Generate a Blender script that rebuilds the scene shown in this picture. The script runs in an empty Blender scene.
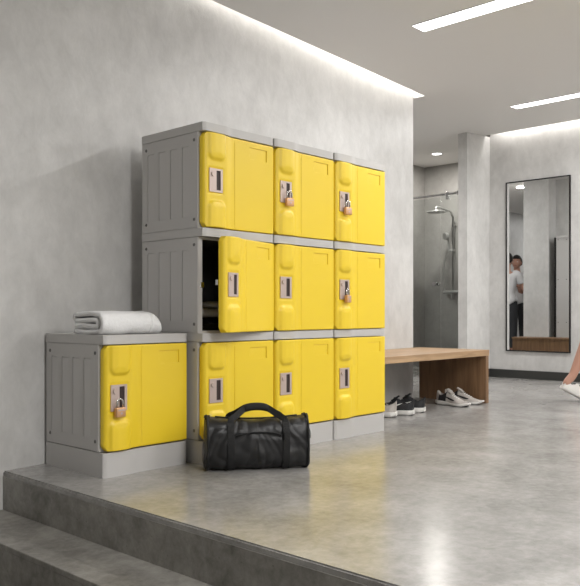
import bpy, bmesh, math, random
from mathutils import Vector, Matrix, noise
random.seed(7)
sc = bpy.context.scene
C = sc.collection
PI = math.pi
R = math.radians

# ------------------------------------------------------------------ camera
CS, SN = 0.731, 0.682          # forward direction = (CS, SN), right = (SN, -CS)
H = 0.75
cam = bpy.data.cameras.new('camera'); co = bpy.data.objects.new('camera', cam); C.objects.link(co)
cam.sensor_fit = 'HORIZONTAL'; cam.sensor_width = 36; cam.lens = 773*36/580
cam.shift_y = 20/580; cam.clip_start = .05
co.location = (0, 0, H); co.rotation_euler = (PI/2, 0, math.atan2(SN, CS) - PI/2)
sc.camera = co
sc.view_settings.view_transform = 'Standard'; sc.view_settings.look = 'None'
sc.view_settings.exposure = 0.1; sc.view_settings.gamma = 1; sc.view_settings.use_curve_mapping = False

# ------------------------------------------------------------------ materials
def new_mat(name):
    m = bpy.data.materials.new(name); m.use_nodes = True
    nt = m.node_tree; b = nt.nodes['Principled BSDF']
    return m, nt, b
def lin(c):
    return tuple(((x/255)/12.92 if x/255 <= .04045 else ((x/255+.055)/1.055)**2.4) for x in c) + (1,)
def mat(name, col, rough=.5, metal=0, bump=0, bscale=200, spec=.5, sheen=0):
    m, nt, b = new_mat(name)
    b.inputs['Base Color'].default_value = lin(col)
    b.inputs['Roughness'].default_value = rough
    b.inputs['Metallic'].default_value = metal
    b.inputs['Specular IOR Level'].default_value = spec
    if sheen: b.inputs['Sheen Weight'].default_value = sheen
    if bump:
        tc = nt.nodes.new('ShaderNodeTexCoord'); n = nt.nodes.new('ShaderNodeTexNoise')
        n.inputs['Scale'].default_value = bscale; n.inputs['Detail'].default_value = 4
        bp = nt.nodes.new('ShaderNodeBump'); bp.inputs['Strength'].default_value = bump
        bp.inputs['Distance'].default_value = .004
        nt.links.new(tc.outputs['Object'], n.inputs['Vector'])
        nt.links.new(n.outputs['Fac'], bp.inputs['Height'])
        nt.links.new(bp.outputs['Normal'], b.inputs['Normal'])
    return m
def plaster(name, c1, c2, scale=1.6, rough=.6, bump=.25, stretch=(1,1,1), fine=9, dots=0, rough2=None, spec=.5):
    """mottled micro-cement"""
    m, nt, b = new_mat(name); L = nt.links
    tc = nt.nodes.new('ShaderNodeTexCoord'); mp = nt.nodes.new('ShaderNodeMapping')
    mp.inputs['Scale'].default_value = stretch
    L.new(tc.outputs['Object'], mp.inputs['Vector'])
    n1 = nt.nodes.new('ShaderNodeTexNoise'); n1.inputs['Scale'].default_value = scale
    n1.inputs['Detail'].default_value = 9; n1.inputs['Roughness'].default_value = .62; n1.inputs['Distortion'].default_value = .35
    n2 = nt.nodes.new('ShaderNodeTexNoise'); n2.inputs['Scale'].default_value = fine
    n2.inputs['Detail'].default_value = 8; n2.inputs['Roughness'].default_value = .7; n2.inputs['Distortion'].default_value = .3
    L.new(mp.outputs[0], n1.inputs['Vector']); L.new(mp.outputs[0], n2.inputs['Vector'])
    mx = nt.nodes.new('ShaderNodeMath'); mx.operation = 'MULTIPLY_ADD'
    mx.inputs[1].default_value = .45
    sc_ = nt.nodes.new('ShaderNodeMath'); sc_.operation = 'MULTIPLY'; sc_.inputs[1].default_value = .55
    L.new(n1.outputs['Fac'], sc_.inputs[0]); L.new(n2.outputs['Fac'], mx.inputs[0]); L.new(sc_.outputs[0], mx.inputs[2])
    cr = nt.nodes.new('ShaderNodeValToRGB')
    cr.color_ramp.elements[0].position = .36; cr.color_ramp.elements[1].position = .64
    cr.color_ramp.elements[0].color = lin(c1); cr.color_ramp.elements[1].color = lin(c2)
    L.new(mx.outputs[0], cr.inputs[0])
    out = cr.outputs[0]
    if dots:
        v = nt.nodes.new('ShaderNodeTexVoronoi'); v.inputs['Scale'].default_value = dots
        L.new(tc.outputs['Object'], v.inputs['Vector'])
        c2r = nt.nodes.new('ShaderNodeValToRGB')
        c2r.color_ramp.elements[0].position = .05; c2r.color_ramp.elements[1].position = .09
        c2r.color_ramp.elements[0].color = (.35, .33, .3, 1); c2r.color_ramp.elements[1].color = (1, 1, 1, 1)
        L.new(v.outputs['Distance'], c2r.inputs[0])
        mm = nt.nodes.new('ShaderNodeMixRGB'); mm.blend_type = 'MULTIPLY'; mm.inputs[0].default_value = .5
        L.new(out, mm.inputs[1]); L.new(c2r.outputs[0], mm.inputs[2]); out = mm.outputs[0]
    L.new(out, b.inputs['Base Color'])
    b.inputs['Roughness'].default_value = rough
    b.inputs['Specular IOR Level'].default_value = spec
    if rough2 is not None:
        mr = nt.nodes.new('ShaderNodeMapRange'); mr.inputs[1].default_value = .35; mr.inputs[2].default_value = .65
        mr.inputs[3].default_value = rough; mr.inputs[4].default_value = rough2
        L.new(mx.outputs[0], mr.inputs[0]); L.new(mr.outputs[0], b.inputs['Roughness'])
    bp = nt.nodes.new('ShaderNodeBump'); bp.inputs['Strength'].default_value = bump; bp.inputs['Distance'].default_value = .01
    L.new(mx.outputs[0], bp.inputs['Height']); L.new(bp.outputs['Normal'], b.inputs['Normal'])
    return m
def wood(name, c1, c2, axis='X', plank=0.0):
    m, nt, b = new_mat(name); L = nt.links
    tc = nt.nodes.new('ShaderNodeTexCoord'); mp = nt.nodes.new('ShaderNodeMapping')
    s = {'X': (1.2, 14, 14), 'Y': (14, 1.2, 14), 'Z': (14, 14, 1.2)}[axis]
    mp.inputs['Scale'].default_value = s
    L.new(tc.outputs['Object'], mp.inputs['Vector'])
    n = nt.nodes.new('ShaderNodeTexNoise'); n.inputs['Scale'].default_value = 2.2; n.inputs['Detail'].default_value = 8
    n.inputs['Distortion'].default_value = .6
    L.new(mp.outputs[0], n.inputs['Vector'])
    cr = nt.nodes.new('ShaderNodeValToRGB')
    cr.color_ramp.elements[0].position = .35; cr.color_ramp.elements[1].position = .68
    cr.color_ramp.elements[0].color = lin(c1); cr.color_ramp.elements[1].color = lin(c2)
    L.new(n.outputs['Fac'], cr.inputs[0]); L.new(cr.outputs[0], b.inputs['Base Color'])
    b.inputs['Roughness'].default_value = .45
    bp = nt.nodes.new('ShaderNodeBump'); bp.inputs['Strength'].default_value = .15; bp.inputs['Distance'].default_value = .003
    L.new(n.outputs['Fac'], bp.inputs['Height']); L.new(bp.outputs['Normal'], b.inputs['Normal'])
    return m
def emit(name, col, s):
    m, nt, b = new_mat(name)
    b.inputs['Base Color'].default_value = (.9, .9, .9, 1)
    b.inputs['Emission Color'].default_value = tuple(col) + (1,); b.inputs['Emission Strength'].default_value = s
    return m
M = {}
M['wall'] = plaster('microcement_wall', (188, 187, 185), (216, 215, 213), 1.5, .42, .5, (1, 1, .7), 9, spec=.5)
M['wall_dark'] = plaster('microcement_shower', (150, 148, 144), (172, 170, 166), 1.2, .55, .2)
M['floor'] = plaster('polished_concrete_floor', (126, 124, 121), (168, 166, 163), 3.2, .22, .02, (1, 1, 1), 26, dots=34, spec=.5)
M['step'] = plaster('cast_concrete_step', (98, 96, 91), (158, 155, 149), 3.6, .42, .18, (1, 1, 1), 22, dots=22)
M['ceiling'] = mat('matt_ceiling_paint', (232, 230, 227), .9, spec=.15)
M['base'] = mat('dark_skirting', (54, 54, 52), .5)
M['yellow'] = mat('yellow_abs_plastic', (236, 204, 46), .38, bump=.04, bscale=900)
M['grey'] = mat('grey_abs_plastic', (188, 186, 184), .45, bump=.05, bscale=700)
M['grey_dark'] = mat('shade_liner', (62, 61, 60), .6)  # interior shade of the lockers put into the colour
M['seam'] = mat('dark_seam', (38, 37, 36), .7)
M['rivet'] = mat('rivet_grey', (120, 119, 117), .4, .3)
M['plate'] = mat('brushed_latch_metal', (196, 178, 170), .38, .35)
M['dark'] = mat('dark_slot', (48, 32, 28), .6)
M['chrome'] = mat('chrome', (205, 205, 205), .16, 1)
M['steel'] = mat('satin_steel', (186, 186, 184), .35, .6)
M['brass'] = mat('pink_brass', (214, 168, 128), .36, .6)
M['fabric'] = mat('black_nylon', (32, 32, 33), .38, bump=.2, bscale=350, spec=.45)
M['web'] = mat('black_webbing', (17, 17, 18), .75, bump=.4, bscale=600)
M['towel'] = mat('white_terry', (236, 236, 236), .95, bump=1.0, bscale=170, spec=.1, sheen=.3)
M['cloth_grey'] = mat('grey_cloth', (150, 148, 146), .9, bump=.5, bscale=200, spec=.1)
M['rubber'] = mat('black_rubber', (22, 22, 22), .6)
M['wood'] = wood('oak_wood', (150, 120, 88), (184, 153, 118), 'X')
M['wood_leg'] = wood('oak_wood_end', (116, 88, 63), (142, 110, 80), 'Z')
M['mirror'] = mat('mirror_glass', (235, 236, 236), .01, 1)
M['black'] = mat('black_frame', (28, 27, 26), .4, .2)
M['led'] = emit('led_diffuser', (1, .985, .96), 6)
M['shoe_black'] = mat('black_knit', (30, 31, 34), .7, bump=.4, bscale=500)
M['shoe_grey'] = mat('grey_knit', (176, 170, 164), .75, bump=.5, bscale=500)
M['shoe_white'] = mat('white_foam', (226, 224, 220), .55)
M['shoe_dark'] = mat('dark_lining', (38, 36, 38), .85)
M['skin'] = mat('skin', (192, 146, 126), .5)
M['hair'] = mat('dark_hair', (24, 18, 16), .6, bump=.8, bscale=150)
M['lips'] = mat('lips', (150, 84, 78), .5)
M['tee'] = mat('white_cotton', (222, 222, 224), .85)
M['legging'] = mat('charcoal_legging', (44, 46, 50), .7)
M['shorts'] = mat('light_shorts', (205, 204, 204), .85)
M['tee_dark'] = mat('dark_cotton', (30, 28, 29), .85)
g, nt, b = new_mat('clear_glass'); M['glass'] = g
out = nt.nodes['Material Output']; tr = nt.nodes.new('ShaderNodeBsdfTransparent'); gl = nt.nodes.new('ShaderNodeBsdfGlossy')
tr.inputs[0].default_value = (.93, .945, .94, 1); gl.inputs['Roughness'].default_value = .02
fr = nt.nodes.new('ShaderNodeFresnel'); fr.inputs[0].default_value = 1.45
mxs = nt.nodes.new('ShaderNodeMixShader')
nt.links.new(fr.outputs[0], mxs.inputs[0]); nt.links.new(tr.outputs[0], mxs.inputs[1]); nt.links.new(gl.outputs[0], mxs.inputs[2])
nt.links.new(mxs.outputs[0], out.inputs[0])

# ------------------------------------------------------------------ helpers
def bm_mesh(name, bm, mats, smooth=False, angle=None):
    me = bpy.data.meshes.new(name)
    bmesh.ops.recalc_face_normals(bm, faces=bm.faces)
    bm.to_mesh(me); bm.free()
    for m in (mats if isinstance(mats, (list, tuple)) else [mats]): me.materials.append(m)
    if smooth:
        for p in me.polygons: p.use_smooth = True
        if angle: me.set_sharp_from_angle(angle=R(angle))
    return me
def ob(name, me, parent=None, loc=None, rot=None):
    o = bpy.data.objects.new(name, me); C.objects.link(o)
    if parent: o.parent = parent
    if loc: o.location = loc
    if rot: o.rotation_euler = rot
    return o
def part(name, bm, mats, parent=None, smooth=False, angle=None, loc=None, rot=None, label=None):
    o = ob(name, bm_mesh(name, bm, mats, smooth, angle), parent, loc, rot)
    if label: o['label'] = label
    return o
def tag(o, label, cat, group=None):
    o['label'] = label; o['category'] = cat
    if group: o['group'] = group
    return o
def empty(name, loc, rz, label, cat, group=None):
    o = bpy.data.objects.new(name, None); C.objects.link(o)
    o.location = loc; o.rotation_euler = (0, 0, rz); o.empty_display_size = .1
    return tag(o, label, cat, group)
def struct(name, bm, m, smooth=False):
    o = part(name, bm, m, smooth=smooth, angle=40 if smooth else None); o['kind'] = 'structure'; return o
def box(bm, x0, x1, y0, y1, z0, z1, bev=0, seg=2, mi=0):
    r = bmesh.ops.create_cube(bm, size=1)
    vs = r['verts']
    for v in vs:
        v.co = Vector(((x0+x1)/2 + v.co.x*(x1-x0), (y0+y1)/2 + v.co.y*(y1-y0), (z0+z1)/2 + v.co.z*(z1-z0)))
    fs = list({f for v in vs for f in v.link_faces})
    for f in fs: f.material_index = mi
    if bev:
        es = list({e for v in vs for e in v.link_edges})
        bmesh.ops.bevel(bm, geom=es, offset=bev, segments=seg, profile=.5, affect='EDGES')
    return bm
def B(*a, **k):
    return box(bmesh.new(), *a, **k)
def prism(bm, pts, z0, z1, mi=0):
    a = [bm.verts.new((p[0], p[1], z0)) for p in pts]; b_ = [bm.verts.new((p[0], p[1], z1)) for p in pts]
    n = len(pts)
    fs = [bm.faces.new(a[::-1]), bm.faces.new(b_)]
    for i in range(n): fs.append(bm.faces.new((a[i], a[(i+1) % n], b_[(i+1) % n], b_[i])))
    for f in fs: f.material_index = mi
    return bm
def loft(bm, rings, cap=True, closed=True, mi=0):
    vr = [[bm.verts.new(p) for p in r] for r in rings]
    n = len(rings[0])
    for i in range(len(vr)-1):
        for j in range(n if closed else n-1):
            f = bm.faces.new((vr[i][j], vr[i][(j+1) % n], vr[i+1][(j+1) % n], vr[i+1][j])); f.material_index = mi
    if cap and closed:
        f = bm.faces.new(vr[0][::-1]); f.material_index = mi
        f = bm.faces.new(vr[-1]); f.material_index = mi
    return vr
def tube(bm, path, rad, n=10, cap=True, mi=0, flat=None):
    """path list of Vector; rad number or list; flat=(half width, half thickness, up) gives a strap"""
    path = [Vector(p) for p in path]; rings = []
    prev = None
    for i, p in enumerate(path):
        t = (path[min(i+1, len(path)-1)] - path[max(i-1, 0)]).normalized()
        if prev is None:
            a = Vector((0, 0, 1)) if abs(t.z) < .9 else Vector((1, 0, 0))
            if flat: a = Vector(flat[2])
            nrm = (a - t*a.dot(t)).normalized()
        else:
            nrm = (prev - t*prev.dot(t)).normalized()
        prev = nrm; bn = t.cross(nrm)
        r = rad[i] if isinstance(rad, (list, tuple)) else rad
        if flat:
            w, h = flat[0], flat[1]
            rings.append([p + nrm*w + bn*h, p + nrm*w - bn*h, p - nrm*w - bn*h, p - nrm*w + bn*h])
        else:
            rings.append([p + (nrm*math.cos(2*PI*k/n) + bn*math.sin(2*PI*k/n))*r for k in range(n)])
    loft(bm, rings, cap, True, mi)
    return bm
def cyl(bm, p0, p1, r, n=20, mi=0): return tube(bm, [p0, p1], r, n, True, mi)
def sstep(a, b_, x):
    t = max(0, min(1, (x-a)/(b_-a))); return t*t*(3-2*t)

# ------------------------------------------------------------------ room
XE, YE = 5.76, 3.88            # free end of the plastered wall
def wy(x): return 3.5 + (YE-3.5)/(XE-1.77)*(x-1.77)
def ey(x): return 3.58 + (3.77-3.58)/(5.78-3.25)*(x-3.25)     # ceiling edge at the light slot
def zc(x): return 2.66 + .16*sstep(5.2, 8.9, x)*1.0 + (.03*sstep(7, 9, x)) if x > 5.2 else 2.66
X0, Y0 = -2.6, -3.2
STAIR, TREAD, RISE = 1.755, .262, .182
bm = bmesh.new(); prism(bm, [(X0, wy(X0)), (XE, YE), (XE, 4.80), (6.0, 4.80), (6.0, 5.18), (X0, 5.18)], -.6, 3.02)
struct('wall_left', bm, M['wall'])
struct('wall_back', B(8.28, 8.40, Y0, 4.5, -.1, 3.02), M['wall'])
struct('wall_partition', B(7.76, 8.28, 4.5, 4.615, -.1, 3.02), M['wall'])
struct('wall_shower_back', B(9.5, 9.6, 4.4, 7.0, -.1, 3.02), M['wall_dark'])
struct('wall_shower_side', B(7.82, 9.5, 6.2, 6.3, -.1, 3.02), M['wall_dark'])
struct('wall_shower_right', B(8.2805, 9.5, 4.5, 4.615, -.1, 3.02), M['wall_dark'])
struct('wall_corridor_end', B(7.82, 7.92, 6.3, 6.93, -.1, 3.02), M['wall'])
struct('wall_corridor', B(X0, 7.92, 6.93, 7.03, -.1, 3.02), M['wall'])
struct('wall_right', B(X0, 8.4, Y0-.1, Y0, -.6, 3.02), M['wall'])
struct('wall_front', B(X0-.1, X0, Y0-.1, 7.03, -.6, 3.02), M['wall'])
bm = bmesh.new()
prism(bm, [(STAIR, Y0), (9.6, Y0), (9.6, 7.03), (STAIR, 7.03)], -.60, 0)
bmesh.ops.bevel(bm, geom=[e for e in bm.edges if all(abs(v.co.x-STAIR) < 1e-4 and abs(v.co.z) < 1e-4 for v in e.verts)], offset=.006, segments=2, affect='EDGES')
struct('floor', bm, M['floor'])
struct('floor_corridor', B(X0, STAIR-.001, 5.18, 6.93, -.1, -.001), M['floor'])
# stair: tread slabs with a nosing line
def stair_riser(x1, ztop, depth, name):
    bm = bmesh.new()
    box(bm, x1-depth, x1, Y0, wy(x1)+.02, ztop-.55, ztop-.024)
    box(bm, x1-depth-.004, x1, Y0, wy(x1)+.02, ztop-.022, ztop, .003)
    return struct(name, bm, M['step'])
stair_riser(STAIR-.0005, -RISE, TREAD, 'step_2')
struct('step_face', B(STAIR-.003, STAIR-.0005, Y0, wy(STAIR)+.01, -RISE, -.024), M['step'])
bm = B(X0, STAIR-TREAD-.001, Y0, 3.6, -.6, -2*RISE); struct('floor_lower', bm, M['step'])
# skirting
bm = B(8.262, 8.28, Y0, 4.5, 0.001, .095); struct('baseboard_back', bm, M['base'])
struct('baseboard_partition', B(7.76, 8.262, 4.485, 4.4995, .001, .095), M['base'])
# ceiling: pieces that leave the light slots open
def ceil_strip(name, xs, y0f, y1f):
    bm = bmesh.new(); rows = []
    for x in xs:
        rows.append([bm.verts.new((x, y0f(x), zc(x))), bm.verts.new((x, y1f(x), zc(x)))])
    for i in range(len(xs)-1): bm.faces.new((rows[i][0], rows[i][1], rows[i+1][1], rows[i+1][0]))
    o = struct(name, bm, M['ceiling'], True); return o
def lin_xs(a, b_, n): return [a + (b_-a)*i/n for i in range(n+1)]
XC = 8.166
ceil_strip('ceiling', lin_xs(X0, 5.2, 6) + lin_xs(5.3, 5.78, 4), lambda x: Y0, ey)
ceil_strip('ceiling_hall', lin_xs(5.78, 7.76, 14), lambda x: Y0, lambda x: 6.93)
ceil_strip('ceiling_edge', lin_xs(7.76, XC, 4), lambda x: Y0, lambda x: 4.5)
ceil_strip('ceiling_shower', lin_xs(7.76, 9.5, 8), lambda x: 4.5, lambda x: 6.93)
ceil_strip('ceiling_corridor', lin_xs(X0, 5.78, 10), lambda x: 5.1 if x < 5.7 else 3.885, lambda x: 6.93)
# cove troughs above the slots
def cove(name, pts_edge, z0, z1, wallpts, endcap=True):
    bm = bmesh.new()
    a = [bm.verts.new((p[0], p[1], z0)) for p in pts_edge]; b_ = [bm.verts.new((p[0], p[1], z1)) for p in pts_edge]
    c = [bm.verts.new((p[0], p[1], z1)) for p in wallpts]; d = [bm.verts.new((p[0], p[1], z0)) for p in wallpts]
    bm.faces.new((a[0], a[1], b_[1], b_[0])); bm.faces.new((b_[0], b_[1], c[1], c[0]))
    bm.faces.new((a[1], d[1], c[1], b_[1])); bm.faces.new((a[0], b_[0], c[0], d[0]))
    return struct(name, bm, M['ceiling'])
cove('ceiling_cove_left', [(X0, ey(X0)), (5.78, ey(5.78))], 2.66, 2.95, [(X0, wy(X0)+.02), (5.78, YE+.01)])
cove('ceiling_cove_back', [(XC, Y0), (XC, 4.5)], zc(XC), 3.0, [(8.285, Y0), (8.285, 4.5)])

# ------------------------------------------------------------------ lights
def area(name, loc, sx, sy, power, rot=(0, 0, 0), col=(1, .988, .975), spread=PI):
    l = bpy.data.lights.new(name, 'AREA'); l.shape = 'RECTANGLE'; l.size = sx; l.size_y = sy
    l.energy = power; l.color = col; l.spread = spread
    o = bpy.data.objects.new(name, l); C.objects.link(o); o.location = loc; o.rotation_euler = rot
    return o
def ceiling_light(x0, x1, y0, y1, label, power, grp=None):
    xm = (x0+x1)/2; z = zc(xm); tilt = math.atan2(zc(x1)-zc(x0), x1-x0)
    t = empty('ceiling_light', (xm, (y0+y1)/2, z-.002), 0, label, 'ceiling light', 'recessed linear ceiling lights')
    t.rotation_euler = (0, -tilt, 0)
    w, h = (x1-x0)/2, (y1-y0)/2
    bm = bmesh.new()
    box(bm, -w-.006, -w, -h-.006, h+.006, -.0032, .004); box(bm, w, w+.006, -h-.006, h+.006, -.0032, .004)
    box(bm, -w, w, -h-.006, -h, -.0032, .004); box(bm, -w, w, h, h+.006, -.0032, .004)
    part('trim_ring', bm, M['tee'], t)
    part('diffuser', B(-w, w, -h, h, -.003, .003), M['led'], t)
    area('linear_light', (xm, (y0+y1)/2, z-.02), x1-x0, y1-y0, power)
    return t
LP = 56
ceiling_light(4.307, 4.446, .45, 2.907, 'white linear recessed ceiling light nearest the yellow lockers, at the top edge', LP*.6)
ceiling_light(6.84, 6.99, .9, 3.5, 'white linear recessed ceiling light farther away, towards the mirror wall', LP)
ceiling_light(1.5, 1.64, -2.2, .4, 'added white linear ceiling light above the steps, unseen, brightening the wall and locker fronts', LP*2.3)  # unseen lamp added to light the left wall and locker fronts
ceiling_light(4.307, 4.446, -2.9, -.4, 'added white linear ceiling light on the near side of the hall, unseen, for frontal light', LP*.75)  # added out of view, throws more light on the fronts
ceiling_light(6.84, 6.99, -2.9, -.4, 'added white linear ceiling light in the near right corner of the hall, unseen, for frontal light', LP)  # another added lamp out of view, frontal fill from the right
ceiling_light(6.4, 7.4, 6.2, 6.34, 'added white linear light in the side passage near its right end, unseen, as fill light', LP*.7)  # added fill for the reflected passage, kept out of the mirror
ceiling_light(1.0, 2.2, 6.0, 6.14, 'added white linear light in the side passage at its far end, unseen, as fill light', LP*.4)  # second added passage lamp, unseen, only there to brighten it
def downlight(x, y, label, power):
    t = empty('downlight', (x, y, zc(x)-.001), 0, label, 'ceiling light', 'round recessed downlights')
    bm = bmesh.new(); rings = []
    for r, z in ((.062, .002), (.062, -.006), (.075, -.006), (.078, .0)):
        rings.append([(r*math.cos(2*PI*k/28), r*math.sin(2*PI*k/28), z) for k in range(28)])
    loft(bm, rings, False); part('trim_ring', bm, M['tee'], t, True)
    bm = bmesh.new(); cyl(bm, (0, 0, -.003), (0, 0, .002), .062, 28); part('diffuser', bm, M['led'], t)
    l = bpy.data.lights.new('down_lamp', 'AREA'); l.shape = 'DISK'; l.size = .12; l.energy = power; l.color = (1, .96, .91)
    o = bpy.data.objects.new('down_lamp', l); C.objects.link(o); o.location = (x, y, zc(x)-.02)
downlight(8.76, 5.53, 'small round downlight glowing in the ceiling in front of the shower', 22)
downlight(5.6, 5.42, 'small round downlight of the side passage, seen only in the mirror', 9)
L_ = 5.78-1.2
ang = math.atan2(ey(5.78)-ey(1.2), L_)
area('cove_light', ((5.78+1.2)/2, (ey(3.49)+wy(3.49))/2 + .0, 2.93), L_, .05, 22, (0, 0, ang), (1, .975, .94))
area('cove_light', (0, (ey(0)+wy(0))/2-.03, 2.93), 2.4, .03, 16, (0, 0, ang), (1, .975, .94))
area('cove_light', (8.222, .7, 2.97), .06, 7.4, 24, (0, 0, 0), (1, .975, .94))
w = bpy.data.worlds.new('world'); sc.world = w; w.use_nodes = True
w.node_tree.nodes['Background'].inputs[0].default_value = (.8, .8, .8, 1); w.node_tree.nodes['Background'].inputs[1].default_value = .3

# ------------------------------------------------------------------ lockers
UW, UD, UH, SLAB, BASE = .511, .497, .5245, .042, .1245
DH = UH - SLAB                 # height of the door zone
def bulge(s): return -.009*(1-sstep(.29, .40, s))
def front_profile(wd, n=40, r=.008):
    pts = []
    for i in range(n+1):
        s = i/n; x = s*wd; y = bulge(s)
        e = min(x, wd-x)
        if e < r: y += r - math.sqrt(max(0, r*r-(r-e)**2))
        pts.append((x, y))
    return pts
def wave_slab(wd, z0, z1, inset=.0, depth=UD):
    bm = bmesh.new(); prof = [(x, y+inset) for x, y in front_profile(wd)]
    pts = prof + [(wd, depth), (0, depth)]
    prism(bm, pts, z0, z1)
    return bm
def door_mesh(wd):
    """moulded door, x from 0 to wd, front face around y=0, z from 0 to DH"""
    g = .0045; W = wd-2*g; Hh = DH-2*g-.001
    nx, nz = 96, 90
    def hgt(s, t):              # outward
        h = -bulge(s)
        # rounded left and other edges
        x = s*W; e = min(x, .03)
        h -= .022 - math.sqrt(max(0, .022**2-(.022-min(e, .022))**2))
        for e in (W-x, t*Hh, (1-t)*Hh):
            if e < .005: h -= .005 - math.sqrt(max(0, .005**2-(.005-e)**2))
        # raised pads above and below the latch
        for (ta, tb, up) in ((-.2, .295, 1), (.70, 1.2, 0)):
            cx = (s-.166)/.115*.058
            cyc = (t-(ta+tb)/2)*Hh; hy = (tb-ta)/2*Hh
            qx, qy = abs(cx)-(.064-.040), abs(cyc)-(hy-.040)
            dd = math.hypot(max(qx, 0), max(qy, 0)) + min(max(qx, qy), 0) - .040    # <0 inside
            h += .010*sstep(0, .018, -dd) + .006*sstep(0, .05, -dd)
        # shallow dish for the latch plate
        h -= .0035*sstep(0, .012, .058-abs((s-.156)*W)) * sstep(0, .012, .072-abs((t-.50)*Hh))
        # groove
        if abs(s-.424) < .006: h -= .003*(1-abs(s-.424)/.006)
        # name card recess
        a, b_ = (s-.64)/.25, (t-.065)/.13
        if 0 < a < 1 and 0 < b_ < 1: h -= .0025*max(a**1.5, (1-b_)**2*.9) + (.0035 if a > .965 or b_ < .07 else 0)
        return h
    bm = bmesh.new(); grid = []
    ss = sorted(set([i/nx for i in range(nx+1)] + [.002, .005, .418, .424, .430, .640, .6405, .881, .8815, .889, .8895, .995, .998]))
    ts = sorted(set([i/nz for i in range(nz+1)] + [.003, .007, .065, .0655, .0735, .0745, .1945, .195, .993, .997]))
    for t in ts:
        row = []
        cch = .05
        xm = .036*max(0, 1-t/cch, 1-(1-t)/cch)
        for s in ss:
            se = xm + (1-xm)*s
            row.append(bm.verts.new((g+se*W, -hgt(se, t) + .0, g+(1-t)*Hh)))
        grid.append(row)
    for i in range(len(ts)-1):
        for j in range(len(ss)-1):
            bm.faces.new((grid[i][j], grid[i+1][j], grid[i+1][j+1], grid[i][j+1]))
    # back and rim
    rim = grid[0] + [r[-1] for r in grid[1:]] + grid[-1][-2::-1] + [r[0] for r in grid[-2:0:-1]]
    back = [bm.verts.new((v.co.x, .026, v.co.z)) for v in rim]
    n = len(rim)
    for i in range(n): bm.faces.new((rim[i], rim[(i+1) % n], back[(i+1) % n], back[i]))
    bm.faces.new(back)
    return bm_mesh('door', bm, M['yellow'], True, 50)
def body_mesh(wd):
    bm = bmesh.new(); y0 = .033; t = .012; i = .0025; z1 = DH-.001
    box(bm, i, t, y0, UD-.002, .0, z1); box(bm, wd-t, wd-i, y0, UD-.002, 0, z1)
    box(bm, t, wd-t, UD-.014, UD-.002, 0, z1); box(bm, t, wd-t, y0, UD-.014, 0, .012); box(bm, t, wd-t, y0, UD-.014, z1-.012, z1)
    # front lip
    box(bm, t, t+.016, y0, y0+.01, .012, z1-.012); box(bm, wd-t-.016, wd-t, y0, y0+.01, .012, z1-.012)
    # thin added sheets, dark colour stands in for the shade inside
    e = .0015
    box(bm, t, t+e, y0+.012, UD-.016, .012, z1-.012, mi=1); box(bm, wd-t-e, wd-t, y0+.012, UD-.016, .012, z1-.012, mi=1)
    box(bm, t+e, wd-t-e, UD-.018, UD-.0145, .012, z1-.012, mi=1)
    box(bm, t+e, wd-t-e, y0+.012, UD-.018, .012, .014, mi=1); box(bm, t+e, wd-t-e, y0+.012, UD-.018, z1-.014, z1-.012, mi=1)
    return bm_mesh('body', bm, [M['grey'], M['grey_dark']])
def side_mesh():
    """louvred outer side; lies in the y-z plane facing -x"""
    y0, y1, z0, z1 = .036, UD-.004, .004, DH-.004
    Wd, Hd = y1-y0, z1-z0
    starts = [.12, .33, .54, .75]
    ys = set([0, 1]); zs = [0, .12, .1201, .14, .5, .86, .862, .8621, .871, .8711, 1]
    for a in starts: ys |= {a-.012, a-.0115, a, a+.0005, a+.03, a+.06, a+.09, a+.115, a+.1155}
    ys = sorted(ys)
    bm = bmesh.new(); G = []
    for z in zs:
        row = []
        for y in ys:
            d = 0
            for a in starts:
                if a < y <= a+.115 and .12 < z <= .862: d = -.0025*(1-(y-a)/.1155)
                elif a-.0118 < y <= a and .12 < z < .871: d = .0072
                elif a < y <= a+.10 and .862 < z < .8711: d = .0065*(1-(y-a)/.14)
            row.append(bm.verts.new((-.0025+d*1.0 if False else d*.9-.004, y1-y*Wd, z0+z*Hd)))
        G.append(row)
    for i in range(len(zs)-1):
        for j in range(len(ys)-1): bm.faces.new((G[i][j], G[i][j+1], G[i+1][j+1], G[i+1][j]))
    for v in bm.verts: v.co.x += .0035
    # rim into the body
    rim = G[0] + [r[-1] for r in G[1:]] + G[-1][-2::-1] + [r[0] for r in G[-2:0:-1]]
    back = [bm.verts.new((.0045, v.co.y, v.co.z)) for v in rim]; n = len(rim)
    for i in range(n): bm.faces.new((rim[i], rim[(i+1) % n], back[(i+1) % n], back[i]))
    return bm_mesh('side_panel', bm, M['grey'])
def rivet_mesh():
    bm = bmesh.new()
    rings = []
    for r, x in ((.0085, .001), (.0085, -.0015), (.006, -.003), (.0058, -.001), (.0001, -.001)):
        rings.append([(x, r*math.cos(2*PI*k/14), r*math.sin(2*PI*k/14)) for k in range(14)])
    loft(bm, rings); return bm_mesh('rivet', bm, M['rivet'], True, 40)
RIV = rivet_mesh()
PX, PZ = .088, .118            # latch plate size
def plate_mesh():
    bm = bmesh.new(); w2, h2 = PX/2, PZ/2; t = .007
    sx0, sx1, sz0, sz1 = .002, .030, -.048, .050     # slot
    box(bm, -w2, sx0, -t, 0, -h2, h2); box(bm, sx1, w2, -t, 0, -h2, h2)
    box(bm, sx0, sx1, -t, 0, -h2, sz0); box(bm, sx0, sx1, -t, 0, sz1, h2)
    return bm_mesh('latch_plate', bm, M['plate'])
PLATE = plate_mesh()
SLOT = bm_mesh('latch_slot', B(.002, .030, -.0015, 0, -.048, .050), M['dark'])
bm = bmesh.new(); cyl(bm, (0, -.007, 0), (0, -.013, 0), .012, 20); KNOB = bm_mesh('lock_button', bm, M['plate'], True, 40)
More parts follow.
